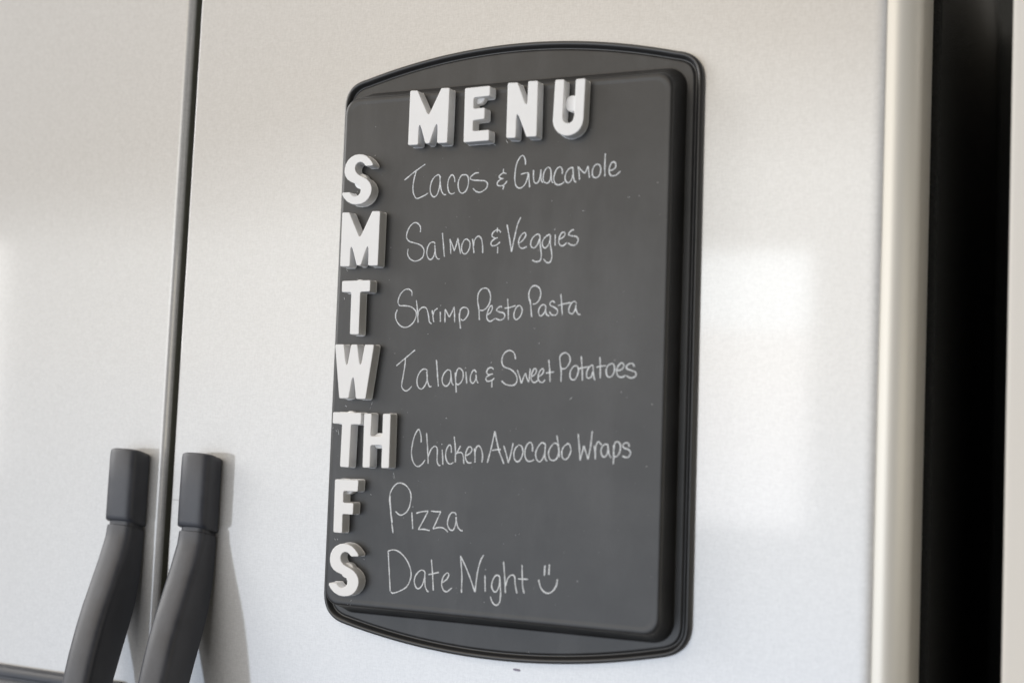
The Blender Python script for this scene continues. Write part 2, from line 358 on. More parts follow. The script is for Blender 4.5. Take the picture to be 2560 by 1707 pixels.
# sheet: flange, drawn wall, raised flat panel
def panel_ring(f, y):
    # f = 0 at the foot of the wall, 1 at the front edge
    return ring(round_rect(0.1270 - 0.0027 * f, 0.1885 - 0.0085 * f, -0.1928 + 0.0070 * f, 0.0140 - 0.0035 * f), y)
bm = bmesh.new()
rings = [ring(outer_poly(0.0056), -0.00132), ring(outer_poly(0.0064), -0.0022), ring(outer_poly(0.0070), -0.0026), ring(outer_poly(0.0076), -0.0026)]
rings += [panel_ring(-0.20, -0.0026), panel_ring(-0.12, -0.0026), panel_ring(-0.04, -0.0028), panel_ring(0.03, -0.0035), panel_ring(0.08, -0.0048), panel_ring(0.11, -0.0058)]
rings += [panel_ring(0.84, -0.0208), panel_ring(0.90, -0.0226)]
hw, zt, zb = 0.1243, 0.1800, -0.1858
for ins, y in ((-0.0003, -0.0238), (0.0002, -0.02475), (0.0009, -0.02535), (0.0018, -0.02562), (0.0030, -0.02560), (0.0042, -0.02546), (0.0052, -0.02540), (0.0062, -0.02540)):
    rings.append(ring(round_rect(hw - ins, zt - ins, zb + ins, 0.0105 - ins * 0.5), y))
vs = loft(bm, rings); cap(bm, vs[-1])
flat_caps(link("sheet", bm, M_board, board, angle=70), -0.02540)
PANEL = -0.0254

# chalk writing: thin raised strokes lying on the panel
def spline(pts, step=0.35):
    P = [Vector(p) for p in pts]
    if len(P) == 2: P = [P[0], (P[0] + P[1]) / 2, P[1]]
    out = []
    for i in range(len(P) - 1):
        p0 = P[i - 1] if i else P[0] * 2 - P[1]; p1, p2 = P[i], P[i + 1]; p3 = P[i + 2] if i + 2 < len(P) else P[-1] * 2 - P[-2]
        n = max(2, int((p2 - p1).length / step))
        for k in range(n):
            t = k / n; out.append(0.5 * ((2 * p1) + (p2 - p0) * t + (2 * p0 - 5 * p1 + 4 * p2 - p3) * t * t + (3 * p1 - p0 - 3 * p2 + p3) * t ** 3))
    return out + [P[-1]]
def stroke(bm, pts, w):
    S_ = spline(pts); n = len(S_); ph = random.uniform(0, 6)
    if n < 2: return
    L_, R_, H_ = [], [], []
    for i, p in enumerate(S_):
        d = (S_[min(i + 1, n - 1)] - S_[max(i - 1, 0)])
        if d.length < 1e-6: d = Vector((0, 1))
        d.normalize(); nn = Vector((-d.y, d.x))
        ww = w * (1 + 0.16 * math.sin(i * 0.23 + ph) + random.uniform(-0.16, 0.16)) * 0.5
        if i == 0 or i == n - 1: ww *= 0.55
        off = random.uniform(-0.04, 0.04)
        a = p + nn * (ww + off); c_ = p - nn * (ww - off)
        L_.append(bm.verts.new((a.x * MM, PANEL - 0.00003, a.y * MM))); R_.append(bm.verts.new((c_.x * MM, PANEL - 0.00003, c_.y * MM)))
        H_.append(bm.verts.new((p.x * MM, PANEL - 0.00016, p.y * MM)))
    for i in range(n - 1):
        bm.faces.new((L_[i], L_[i + 1], H_[i + 1], H_[i])); bm.faces.new((H_[i], H_[i + 1], R_[i + 1], R_[i]))
CHALK = [["Tacos & Guacamole",[[[-72.88,117.27],[-66.91,121.59],[-61.65,124.96],[-56.66,127.93]],[[-63.73,123.05],[-64.98,118.66],[-65.81,113.04],[-65.41,108.17],[-63.91,104.88],[-62.33,103.6],[-59.39,104.28],[-55.87,105.74],[-53.51,107.08]],[[-43.91,117.62],[-45.6,119.7],[-48.4,118.64],[-50.69,115.94],[-51.91,111.18],[-51.47,107.15],[-49.84,104.67],[-48.05,104.19],[-46.09,106.1],[-44.76,110.45],[-44.26,115.23]],[[-44.68,118.86],[-44.22,114.43],[-43.4,109.58],[-42.13,106.73],[-40.48,105.3],[-39.25,105.56]],[[-32.74,113.87],[-33.14,117.08],[-34.71,119.15],[-36.6,118.05],[-38.04,114.53],[-38.03,110.14],[-36.84,106.89],[-34.85,105.61],[-32.26,106.45]],[[-25.07,118.67],[-27.67,118.4],[-29.72,114.92],[-29.98,110.56],[-28.52,106.91],[-26.29,105.78],[-23.75,107.49],[-22.18,111.78],[-22.17,115.74],[-23.31,118.18],[-25.51,118.93]],[[-14.27,119.7],[-17.28,119.3],[-20.23,117.23],[-20.77,115.67],[-18.39,114.61],[-13.62,114.14],[-9.3,113.53],[-7.33,111.47],[-8.24,108.36],[-11.59,106.15],[-14.16,105.87],[-16.8,107.17],[-18.43,108.99]],[[6.74,117.84],[4.59,118.5],[2.09,117.29],[1.3,115.76],[2.61,114.84],[4.74,114.57]],[[4.32,114.52],[2.64,114.13],[0.57,112.66],[0.05,110.72],[1.53,109.71],[4.49,109.88],[6.55,111.59],[7.26,112.88]],[[4.48,121.49],[4.34,118.51]],[[5.35,109.69],[4.88,108.54],[4.43,106.99]],[[20.83,123.35],[20.54,126.88],[18.76,129.86],[16.45,128.67],[14.25,124.49],[13.29,118.68],[13.24,113.22],[14.22,109.27],[16.39,107.45],[18.88,107.88],[21.3,110.49],[22.66,114.31],[23.06,117.24]],[[17.72,116.89],[21.04,117.66],[23.38,117.7]],[[23.38,117.7],[23.89,112.7],[24.49,107.47]],[[27.01,119.37],[27.02,114.78],[27.67,111.22],[29.22,110.09],[31.05,111.41],[32.05,115.23],[32.43,119.44]],[[32.43,119.44],[32.6,114.5],[33.08,111.53],[34.32,110.34]],[[39.56,119.07],[38.23,120.68],[36.03,119.6],[34.42,116.17],[34.4,112.3],[35.83,110.13],[37.85,110.03],[39.5,112.05],[39.88,116.24]],[[39.7,119.41],[39.98,115.54],[40.73,110.94],[41.82,109.7]],[[48.09,115.48],[47.98,118.63],[46.44,120.46],[44.24,119.52],[42.71,116.45],[42.09,112.63],[43.09,109.43],[45.36,108.27],[47.94,108.85],[49.89,110.29]],[[55.9,118.21],[55.33,119.64],[52.78,118.72],[50.67,115.69],[50.27,112.22],[51.61,109.72],[53.45,109.63],[55.08,111.64],[56.0,115.07]],[[55.81,118.57],[56.16,114.72],[56.7,111.56],[57.49,109.92],[58.52,109.59]],[[60.75,111.01],[60.23,115.9],[59.51,120.11]],[[59.51,120.11],[62.02,117.2],[64.42,115.13]],[[64.42,115.13],[65.65,117.7],[66.52,120.08]],[[66.52,120.08],[67.15,116.24],[67.8,111.91]],[[73.17,121.11],[71.04,119.84],[69.82,116.79],[69.92,113.68],[71.28,112.02],[73.45,112.12],[75.19,114.1],[75.67,117.52],[75.01,119.98],[73.02,121.19]],[[78.6,127.92],[78.46,120.48],[78.71,112.41]],[[81.4,116.19],[84.11,116.6],[86.06,118.35],[85.99,120.76],[84.31,121.88],[82.57,120.26],[81.59,116.87],[82.19,113.74],[83.87,112.49],[86.72,113.03],[89.65,115.35]]]],["Salmon & Veggies",[[[-58.44,79.35],[-58.52,83.0],[-60.5,85.48],[-63.4,86.31],[-66.74,84.01],[-69.01,79.69],[-69.24,75.67],[-66.9,73.04],[-62.76,71.83],[-58.2,70.24],[-55.41,67.62],[-54.94,64.34],[-56.18,61.1],[-59.34,59.22],[-62.59,58.93],[-65.94,60.61],[-67.97,63.94],[-67.73,67.81]],[[-46.48,70.64],[-47.35,71.96],[-50.15,71.46],[-52.05,68.62],[-52.67,64.28],[-51.3,60.62],[-49.24,59.71],[-47.3,61.61],[-46.27,65.56]],[[-46.61,69.92],[-45.77,63.38],[-44.02,60.09],[-42.18,60.04]],[[-40.94,78.28],[-39.78,69.72],[-38.71,61.26]],[[-33.76,63.22],[-34.13,68.12],[-34.92,73.76]],[[-34.92,73.76],[-32.83,69.53],[-31.07,65.31]],[[-31.07,65.31],[-29.81,69.44],[-28.66,74.29]],[[-28.66,74.29],[-27.48,68.66],[-26.23,63.17]],[[-21.52,73.5],[-23.84,72.5],[-25.5,68.6],[-25.1,64.65],[-23.46,63.03],[-21.36,63.62],[-19.45,67.0],[-19.29,70.93],[-21.76,73.58]],[[-17.35,73.38],[-16.6,68.36],[-15.85,63.34]],[[-16.37,68.35],[-15.6,72.61],[-13.34,75.04],[-10.96,73.9],[-9.62,69.58],[-9.13,63.17]],[[4.03,77.13],[2.82,78.58],[0.49,78.87],[-1.92,77.17],[-2.44,74.7],[-0.07,73.43],[1.85,73.51]],[[1.08,73.46],[-1.94,71.85],[-3.18,69.76],[-2.03,68.09],[0.89,68.44],[3.73,70.62]],[[1.35,80.62],[1.32,77.28]],[[2.09,67.34],[2.11,62.67]],[[8.48,82.5],[10.66,73.24],[12.55,63.46]],[[12.55,63.46],[14.15,71.72],[16.43,82.22],[18.69,87.22]],[[17.67,69.16],[20.63,71.18],[22.79,74.28],[22.34,76.26],[20.83,76.09],[18.65,73.7],[17.49,69.87],[18.67,66.67],[20.83,65.7],[23.82,66.81]],[[33.35,73.81],[32.18,75.03],[30.31,74.74],[27.76,72.37],[26.61,68.9],[27.45,66.43],[29.5,65.81],[31.67,68.06],[33.04,71.86]],[[33.18,74.3],[33.71,67.65],[34.68,61.35],[34.29,57.53],[32.46,56.39],[30.21,56.44],[28.14,57.6]],[[40.98,73.01],[40.42,74.42],[38.94,74.12],[36.4,72.11],[35.16,69.01],[36.0,66.19],[37.74,65.59],[39.89,68.17],[40.88,71.62]],[[40.95,74.06],[41.17,67.44],[42.35,61.16],[42.11,57.34],[40.69,55.5],[38.45,55.83],[36.36,58.04]],[[44.43,74.44],[44.53,66.86]],[[43.71,78.08],[43.87,77.72]],[[47.2,71.09],[50.11,72.39],[51.52,74.42],[50.74,75.83],[48.91,75.2],[47.39,72.12],[47.28,68.66],[48.83,66.74],[50.67,66.83],[52.96,68.63]],[[57.54,76.65],[57.08,77.22],[55.5,76.37],[54.1,74.34],[55.6,73.26],[58.91,72.81],[60.93,71.37],[60.71,68.96],[59.1,66.94],[56.17,67.02],[53.77,68.47]]]],["Shrimp Pesto Pasta",[[[-63.12,34.16],[-63.51,37.29],[-66.2,39.0],[-69.84,38.1],[-72.96,34.5],[-74.16,30.15],[-72.64,27.44],[-68.12,27.18],[-63.17,26.19],[-59.62,23.13],[-59.23,19.87],[-61.07,15.55],[-65.0,12.45],[-69.07,11.95],[-72.86,14.14],[-75.25,17.78],[-75.66,21.42],[-74.4,24.54]],[[-59.48,31.08],[-58.35,23.84],[-57.4,15.17]],[[-58.0,19.51],[-56.97,23.83],[-54.23,25.97],[-51.37,25.23],[-49.58,20.9],[-48.55,15.86],[-46.71,14.2]],[[-46.65,23.9],[-45.9,19.44],[-45.09,15.56]],[[-45.77,20.16],[-44.86,23.38],[-42.38,25.3]],[[-40.2,22.77],[-39.89,15.54]],[[-40.31,27.29],[-40.13,26.93]],[[-36.3,15.31],[-36.5,20.1],[-36.53,24.54]],[[-36.53,24.54],[-34.64,21.38],[-33.11,18.87]],[[-33.11,18.87],[-31.27,22.21],[-29.61,26.05]],[[-29.61,26.05],[-29.07,20.77],[-28.77,15.28]],[[-25.47,21.46],[-25.17,17.9],[-24.63,14.35],[-24.09,10.79]],[[-25.21,18.97],[-24.63,23.94],[-21.95,25.7],[-19.16,24.61],[-18.48,21.41],[-20.45,17.88],[-22.76,16.61],[-24.14,17.68]],[[-9.88,16.77],[-10.56,24.19],[-11.77,31.28],[-11.02,35.88],[-8.02,38.67],[-4.52,38.26],[-2.29,34.7],[-2.26,29.76],[-4.41,25.55],[-7.43,23.46],[-9.91,23.62]],[[-4.08,20.26],[-1.6,22.01],[-0.4,24.82],[-0.78,26.58],[-2.14,25.89],[-3.92,22.03],[-4.32,18.5],[-2.92,16.24],[-0.99,16.03],[2.17,17.91]],[[6.72,25.32],[6.15,26.17],[4.42,25.48],[2.8,23.53],[4.92,22.32],[8.01,21.59],[9.2,20.18],[8.3,17.74],[5.51,16.7],[2.48,17.91]],[[10.92,31.31],[11.58,24.02],[12.0,16.74]],[[8.88,24.81],[13.2,25.41],[16.95,26.56]],[[19.6,26.75],[17.39,25.02],[16.01,21.19],[16.36,18.05],[18.06,16.99],[20.63,19.07],[22.0,22.89],[21.15,25.69],[19.37,26.82]],[[29.15,18.54],[28.31,25.28],[27.51,30.85]],[[27.76,28.06],[26.74,31.55],[26.6,35.38],[28.2,38.84],[31.16,39.98],[34.22,38.06],[35.25,34.23],[34.13,30.08],[31.6,27.68],[29.58,27.49]],[[39.53,24.49],[38.33,26.92],[35.75,26.25],[34.07,23.15],[34.47,20.38],[35.99,19.33],[38.15,21.39],[39.38,24.49]],[[39.31,26.57],[39.21,23.11],[40.04,20.34],[41.93,19.23]],[[45.7,28.1],[44.18,29.42],[42.36,28.27],[42.42,26.54],[45.43,25.13],[47.7,23.39],[47.63,20.99],[45.98,19.76],[43.38,20.32],[42.05,22.26]],[[49.84,34.04],[50.66,27.15],[51.35,19.79]],[[48.04,26.28],[51.98,27.28],[57.22,28.26]],[[61.11,27.4],[60.71,28.56],[58.88,28.79],[56.77,26.41],[55.78,22.99],[56.95,20.93],[58.77,20.91],[60.5,23.64],[60.99,26.71]],[[60.78,26.37],[61.25,22.95],[62.79,20.34],[64.39,20.26]]]],["Talapia & Sweet Potatoes",[[[-73.43,-15.36],[-66.32,-9.81],[-58.93,-4.07]],[[-66.32,-9.81],[-66.7,-15.94],[-67.76,-23.16],[-68.56,-28.93],[-67.37,-31.79],[-64.87,-32.96],[-62.49,-31.7],[-60.4,-29.51]],[[-48.6,-18.97],[-49.38,-17.77],[-52.2,-17.58],[-55.28,-20.84],[-56.54,-25.16],[-55.71,-29.44],[-53.61,-31.33],[-51.24,-30.44],[-49.0,-26.47],[-48.42,-21.47]],[[-49.09,-18.98],[-48.45,-24.32],[-47.59,-27.52],[-46.46,-29.64],[-44.87,-29.4]],[[-41.83,-10.84],[-40.73,-19.95],[-39.53,-29.46]],[[-30.12,-19.46],[-31.05,-18.13],[-33.03,-17.87],[-35.69,-20.6],[-36.88,-24.52],[-35.78,-28.05],[-33.36,-29.07],[-31.08,-26.91],[-29.91,-22.65]],[[-30.37,-19.11],[-29.77,-24.06],[-28.85,-27.44],[-27.71,-28.27]],[[-26.97,-19.43],[-26.23,-26.13],[-25.53,-33.46]],[[-26.53,-22.6],[-25.54,-17.99],[-23.63,-16.56],[-21.2,-18.65],[-20.65,-22.52],[-22.07,-26.07],[-24.35,-27.87],[-25.95,-27.04]],[[-18.77,-18.83],[-17.73,-27.2]],[[-19.19,-16.16],[-19.02,-16.51]],[[-10.8,-19.58],[-11.48,-18.19],[-13.04,-17.85],[-14.86,-21.04],[-15.01,-24.91],[-13.46,-26.78],[-11.59,-25.21],[-10.58,-21.33]],[[-10.99,-20.64],[-10.3,-24.49],[-9.04,-26.78]],[[2.36,-17.12],[0.39,-15.81],[-1.88,-16.68],[-2.95,-18.79],[-1.73,-20.52],[1.86,-20.2]],[[0.19,-20.43],[-2.82,-22.28],[-3.27,-24.39],[-1.16,-25.26],[1.49,-24.32],[2.96,-22.9]],[[1.27,-24.67],[1.3,-29.34]],[[0.02,-12.25],[0.19,-12.46]],[[18.3,-10.07],[17.41,-6.4],[15.45,-4.54],[12.78,-4.13],[9.81,-6.1],[8.26,-9.6],[8.56,-13.43],[10.54,-15.5],[14.77,-16.84],[18.27,-19.57],[19.82,-22.67],[19.48,-25.79],[17.43,-27.55],[14.41,-27.74],[10.97,-26.82],[8.45,-24.7]],[[19.92,-17.27],[21.75,-21.95],[23.26,-26.35]],[[23.26,-26.35],[24.75,-21.91],[25.93,-19.27]],[[25.93,-19.27],[27.02,-22.57],[28.47,-25.44]],[[28.47,-25.44],[29.07,-21.16],[29.34,-16.2]],[[30.14,-21.84],[32.91,-20.08],[33.94,-17.66],[33.14,-16.16],[31.68,-17.0],[30.52,-20.11],[30.26,-23.21],[31.6,-25.26],[33.46,-25.37],[35.05,-24.04]],[[35.35,-21.77],[37.74,-20.23],[39.14,-17.94],[38.56,-16.23],[37.11,-16.94],[35.51,-20.05],[35.48,-23.48],[37.18,-25.31],[39.02,-25.15],[40.45,-23.62]],[[42.65,-10.22],[43.56,-17.55],[44.04,-25.07]],[[40.89,-19.16],[43.97,-18.57],[46.68,-18.2]],[[51.88,-24.75],[51.81,-18.14],[50.87,-12.0],[50.6,-8.25],[52.35,-5.98],[54.9,-5.48],[57.37,-7.51],[57.92,-10.92],[56.28,-14.34],[54.15,-16.06],[51.95,-15.95]],[[62.44,-13.94],[60.29,-14.64],[58.43,-17.72],[58.18,-21.12],[59.48,-23.14],[61.66,-23.11],[63.38,-20.37],[64.12,-16.63],[63.18,-14.27],[61.93,-13.81]],[[65.79,-7.66],[66.63,-15.93],[67.1,-23.84]],[[63.75,-16.1],[67.19,-15.24],[72.7,-14.37]],[[74.5,-14.83],[73.74,-13.49],[71.84,-14.52],[70.14,-17.58],[69.96,-20.96],[71.36,-22.09],[73.13,-21.26],[74.31,-17.87]],[[74.36,-14.83],[74.89,-20.22],[75.84,-23.38]],[[78.94,-8.11],[79.37,-15.12],[79.58,-21.98]],[[76.72,-14.87],[79.7,-14.1],[83.38,-13.66]],[[87.45,-12.21],[85.01,-13.38],[83.54,-16.42],[84.15,-20.1],[85.95,-21.22],[88.04,-20.05],[89.34,-16.35],[88.68,-13.0],[86.95,-12.08]],[[91.12,-17.0],[94.26,-15.96],[95.74,-13.6],[94.49,-11.81],[92.41,-12.97],[90.82,-16.33],[91.41,-19.67],[93.36,-21.12],[95.46,-20.82],[96.97,-20.0]],[[102.96,-14.33],[101.86,-12.34],[99.76,-12.23],[97.7,-13.59],[97.75,-15.45],[100.58,-16.56],[103.4,-17.52],[104.15,-19.51],[102.46,-21.2],[100.02,-21.43],[97.61,-20.13]]]],["Chicken Avocado Wraps",[[[-51.33,-68.66],[-51.6,-64.27],[-53.16,-59.91],[-54.74,-60.46],[-56.97,-64.8],[-58.31,-70.89],[-58.62,-76.59],[-57.26,-81.87],[-54.87,-84.82],[-52.45,-85.22],[-49.73,-83.34],[-47.69,-80.43]],[[-47.38,-61.87],[-46.26,-71.18],[-45.18,-83.16]],[[-45.4,-78.22],[-43.38,-73.2],[-40.7,-70.84],[-38.66,-72.32],[-38.45,-77.25],[-38.27,-81.47],[-36.98,-83.67],[-35.63,-83.89]],[[-34.75,-72.89],[-34.12,-78.49],[-33.84,-83.4]],[[-35.31,-69.17],[-35.13,-69.52]],[[-27.51,-74.87],[-28.08,-70.54],[-29.68,-69.75],[-31.51,-73.12],[-31.87,-77.7],[-30.37,-81.5],[-27.97,-82.6],[-25.67,-81.38]],[[-25.86,-63.66],[-24.66,-71.82],[-24.26,-81.4]],[[-24.47,-76.37],[-22.49,-73.14],[-20.68,-69.79]],[[-23.44,-74.79],[-20.1,-74.45],[-18.37,-76.83],[-17.76,-82.18]],[[-16.52,-76.41],[-13.48,-74.91],[-12.03,-72.41],[-12.88,-70.35],[-14.81,-70.77],[-16.45,-74.32],[-16.6,-78.16],[-14.78,-81.09],[-11.91,-81.11]],[[-10.22,-71.17],[-9.56,-76.15],[-9.37,-81.01]],[[-9.72,-76.16],[-8.98,-71.26],[-7.13,-69.32],[-5.14,-71.12],[-3.8,-75.93],[-4.15,-80.59]],[[-0.09,-80.63],[2.69,-69.46],[4.73,-59.14]],[[4.73,-59.14],[8.09,-71.34],[12.32,-80.96]],[[4.91,-59.83],[6.59,-65.87],[8.55,-73.39]],[[4.61,-60.05],[6.94,-67.24],[8.34,-72.02]],[[3.02,-72.15],[6.2,-71.55],[9.75,-71.21]],[[11.7,-68.66],[13.89,-74.57],[15.53,-80.14]],[[15.53,-80.14],[17.25,-73.76],[18.57,-66.7]],[[22.3,-68.08],[20.14,-70.56],[19.38,-74.36],[20.42,-78.1],[22.7,-78.9],[24.86,-76.55],[25.98,-72.4],[24.94,-68.68],[22.51,-67.66]],[[32.95,-71.81],[32.73,-67.72],[31.18,-65.72],[28.99,-67.17],[27.63,-70.63],[27.64,-75.08],[29.39,-78.08],[32.0,-78.32],[34.32,-77.07]],[[42.34,-67.72],[41.55,-66.26],[39.33,-65.79],[36.84,-68.6],[35.34,-72.4],[36.02,-76.8],[38.29,-78.41],[40.43,-76.29],[41.98,-72.15]],[[42.12,-67.73],[41.95,-73.51],[42.66,-76.88],[43.93,-77.64]],[[51.35,-67.75],[50.35,-66.09],[48.51,-65.68],[46.03,-68.27],[44.55,-72.06],[45.56,-76.09],[48.17,-77.2],[50.67,-75.55],[51.97,-71.11]],[[50.09,-60.54],[51.47,-67.07],[52.47,-75.01]],[[57.98,-65.83],[55.5,-67.6],[54.01,-71.03],[54.65,-75.06],[56.87,-76.19],[58.98,-74.22],[60.44,-70.12],[59.45,-66.45],[57.38,-65.38]],[[65.27,-59.05],[66.35,-67.89],[67.12,-76.39]],[[67.12,-76.39],[68.27,-71.85],[69.47,-66.64]],[[69.47,-66.64],[71.11,-71.07],[72.68,-75.5]],[[72.68,-75.5],[74.2,-66.94],[75.1,-56.87]],[[76.53,-66.19],[77.53,-70.84],[77.67,-75.3]],[[77.51,-70.17],[78.08,-65.8],[79.79,-63.61],[81.85,-65.81]],[[86.47,-66.85],[85.86,-65.34],[83.4,-65.62],[81.58,-68.69],[82.19,-72.33],[83.99,-73.59],[85.7,-71.53],[86.49,-67.51]],[[86.24,-66.19],[87.1,-71.15],[88.73,-74.01]],[[90.03,-65.59],[90.42,-71.69],[90.26,-77.93]],[[90.32,-68.37],[91.11,-64.02],[93.19,-63.29],[94.8,-65.56],[94.57,-69.54],[92.76,-72.59],[90.46,-73.14]],[[100.82,-66.14],[100.2,-64.05],[98.1,-63.79],[96.41,-65.5],[97.5,-67.12],[100.31,-68.01],[101.9,-69.93],[100.79,-72.62],[98.72,-73.22],[96.32,-72.32]]]],["Pizza",[[[-70.7,-132.39],[-72.19,-124.56],[-73.76,-114.84],[-74.65,-107.92],[-73.2,-102.52],[-69.65,-98.25],[-65.95,-97.43],[-61.68,-99.1],[-58.24,-103.42],[-57.64,-108.68],[-59.12,-114.86],[-62.21,-118.45],[-65.88,-119.55],[-69.43,-117.3]],[[-71.59,-125.34],[-73.35,-115.63],[-74.14,-106.67]],[[-56.52,-117.15],[-55.27,-128.6]],[[-56.04,-113.31],[-55.85,-113.62]],[[-53.17,-117.7],[-48.46,-116.3],[-43.72,-115.64]],[[-43.72,-115.64],[-47.28,-122.3],[-50.94,-128.82]],[[-50.94,-128.82],[-46.56,-128.31],[-41.96,-128.91]],[[-41.63,-115.52],[-37.53,-115.7],[-34.0,-115.42]],[[-34.0,-115.42],[-36.82,-121.69],[-39.65,-127.65]],[[-39.65,-127.65],[-35.26,-126.42],[-31.63,-126.6],[-27.93,-128.94]],[[-22.13,-117.24],[-23.09,-115.7],[-25.78,-115.85],[-27.89,-119.17],[-28.51,-123.61],[-26.66,-127.1],[-23.95,-127.33],[-22.33,-123.24],[-21.9,-118.43]],[[-22.35,-118.45],[-20.94,-124.36],[-18.87,-127.02],[-16.79,-127.61]]]],["Date Night",[[[-74.06,-144.75],[-73.07,-153.96],[-71.09,-172.64]],[[-74.05,-145.07],[-69.42,-143.95],[-64.22,-145.62],[-58.91,-150.52],[-55.68,-156.75],[-55.42,-162.37],[-58.11,-168.22],[-63.49,-171.87],[-68.98,-173.76],[-70.51,-172.91]],[[-44.14,-158.71],[-45.32,-156.63],[-48.06,-156.59],[-51.14,-159.63],[-52.51,-163.76],[-51.22,-168.08],[-48.89,-169.1],[-46.26,-166.49],[-44.65,-161.55]],[[-44.61,-158.34],[-43.99,-166.31],[-42.47,-169.79],[-41.07,-170.56]],[[-39.84,-148.54],[-38.63,-157.9],[-37.49,-169.56]],[[-41.76,-159.01],[-37.54,-157.82],[-33.6,-156.81]],[[-30.97,-163.7],[-27.49,-161.05],[-26.01,-157.76],[-27.66,-156.92],[-30.24,-159.66],[-31.29,-164.52],[-29.87,-168.39],[-27.13,-169.45],[-23.32,-166.52]],[[-15.99,-169.19],[-16.22,-157.02],[-17.71,-144.45]],[[-17.71,-144.45],[-11.69,-155.1],[-5.88,-168.06]],[[-5.88,-168.06],[-4.62,-155.37],[-2.74,-147.35],[-0.3,-142.61]],[[1.11,-156.28],[1.71,-167.22]],[[1.31,-152.26],[1.49,-152.56]],[[12.1,-156.7],[11.18,-155.68],[9.02,-155.85],[7.12,-158.89],[6.3,-162.95],[7.8,-166.25],[9.82,-166.45],[11.7,-162.89],[12.31,-157.92]],[[12.01,-156.2],[12.74,-162.81],[13.12,-168.57],[12.49,-173.32],[10.17,-175.47],[7.28,-173.76],[5.61,-170.05]],[[14.44,-146.16],[15.69,-156.07],[16.65,-166.84]],[[16.49,-162.52],[17.9,-157.35],[20.59,-154.62],[22.85,-155.53],[23.59,-160.52],[25.0,-166.46]],[[28.1,-147.35],[28.62,-157.25],[29.2,-162.24],[30.28,-165.89]],[[25.2,-156.79],[32.7,-156.51]]]],["smiley",[[[44.57,-146.39],[44.33,-153.2]],[[47.73,-145.45],[47.57,-152.38]],[[40.3,-156.15],[41.7,-160.54],[44.15,-163.56],[47.29,-164.52],[50.34,-163.07],[52.92,-159.31],[53.77,-154.76]]]]]
SHAPES = {"M":[[-15.68,19.67],[-9.73,19.44],[-0.18,0.63],[9.07,19.7],[15.67,19.45],[15.5,-19.58],[7.49,-19.41],[7.19,-2.23],[1.55,-19.18],[-1.79,-19.11],[-7.48,-2.07],[-7.41,-19.71],[-15.55,-19.54]],"E":[[-9.94,18.98],[9.45,19.3],[9.45,12.09],[-2.73,11.78],[-2.7,3.95],[5.92,4.24],[5.95,-3.74],[-2.69,-4.22],[-2.63,-11.73],[9.73,-11.48],[9.95,-19.08],[-9.52,-19.3]],"N":[[-11.38,19.39],[-3.82,19.11],[3.68,0.18],[3.84,19.35],[11.18,19.14],[11.38,-19.31],[3.86,-19.09],[-3.93,-0.17],[-4.02,-19.39],[-11.22,-18.94]],"U":[[-10.43,19.46],[-3.74,19.24],[-4.32,-6.28],[-4.02,-8.34],[-3.04,-9.81],[-1.86,-10.58],[-0.53,-10.85],[0.94,-10.7],[2.4,-9.87],[3.4,-8.53],[3.92,-6.23],[4.42,18.73],[11.37,18.79],[10.78,-8.88],[10.22,-11.95],[8.94,-14.66],[7.05,-16.87],[4.8,-18.28],[2.21,-19.2],[-0.09,-19.46],[-2.4,-19.28],[-5.07,-18.27],[-7.45,-16.65],[-9.34,-14.56],[-10.76,-11.8],[-11.37,-8.62]],"S":[[10.83,10.13],[5.4,9.76],[4.4,10.39],[3.53,11.39],[1.99,12.4],[0.29,12.67],[-1.73,11.89],[-3.06,10.13],[-3.41,8.19],[-2.74,5.99],[-1.15,4.19],[1.35,2.77],[4.38,1.71],[7.43,0.19],[9.95,-2.01],[11.55,-4.59],[12.12,-7.09],[11.82,-10.12],[10.32,-13.41],[7.86,-15.99],[4.6,-17.62],[0.53,-18.27],[-3.6,-17.87],[-7.43,-16.26],[-10.18,-13.92],[-12.09,-11.35],[-11.98,-9.8],[-5.9,-9.43],[-4.71,-10.78],[-2.95,-12.08],[-0.88,-12.39],[1.13,-11.6],[2.55,-10.05],[2.92,-7.79],[2.15,-5.78],[0.19,-4.02],[-2.48,-2.94],[-5.9,-1.91],[-9.0,-0.22],[-11.01,2.2],[-11.98,5.02],[-12.11,7.58],[-11.64,10.83],[-10.09,13.83],[-7.58,16.24],[-4.64,17.72],[-1.3,18.26],[2.08,18.1],[5.11,17.08],[7.8,15.19],[9.95,12.94],[11.03,11.42]],"T":[[-11.72,19.11],[11.7,19.38],[11.72,11.18],[3.85,10.96],[4.02,-19.38],[-3.42,-19.32],[-3.7,10.89],[-11.54,11.0]],"W":[[-16.05,19.31],[-8.7,19.33],[-5.62,0.93],[-2.75,19.28],[2.45,19.3],[5.55,1.12],[8.45,19.22],[16.05,19.18],[10.87,-19.19],[3.1,-19.34],[-0.01,-0.25],[-3.0,-19.05],[-10.67,-19.2]],"H":[[-10.83,18.91],[-4.63,18.97],[-4.88,3.11],[4.34,3.24],[4.25,19.12],[10.48,19.12],[10.84,-18.62],[4.56,-18.88],[4.55,-2.93],[-4.56,-3.25],[-4.48,-18.87],[-10.47,-19.12]],"F":[[-9.66,18.6],[9.66,18.83],[9.38,10.69],[-2.2,10.67],[-1.98,2.48],[6.36,2.61],[6.27,-5.52],[-2.15,-5.44],[-1.85,-18.82],[-9.2,-18.63]]}
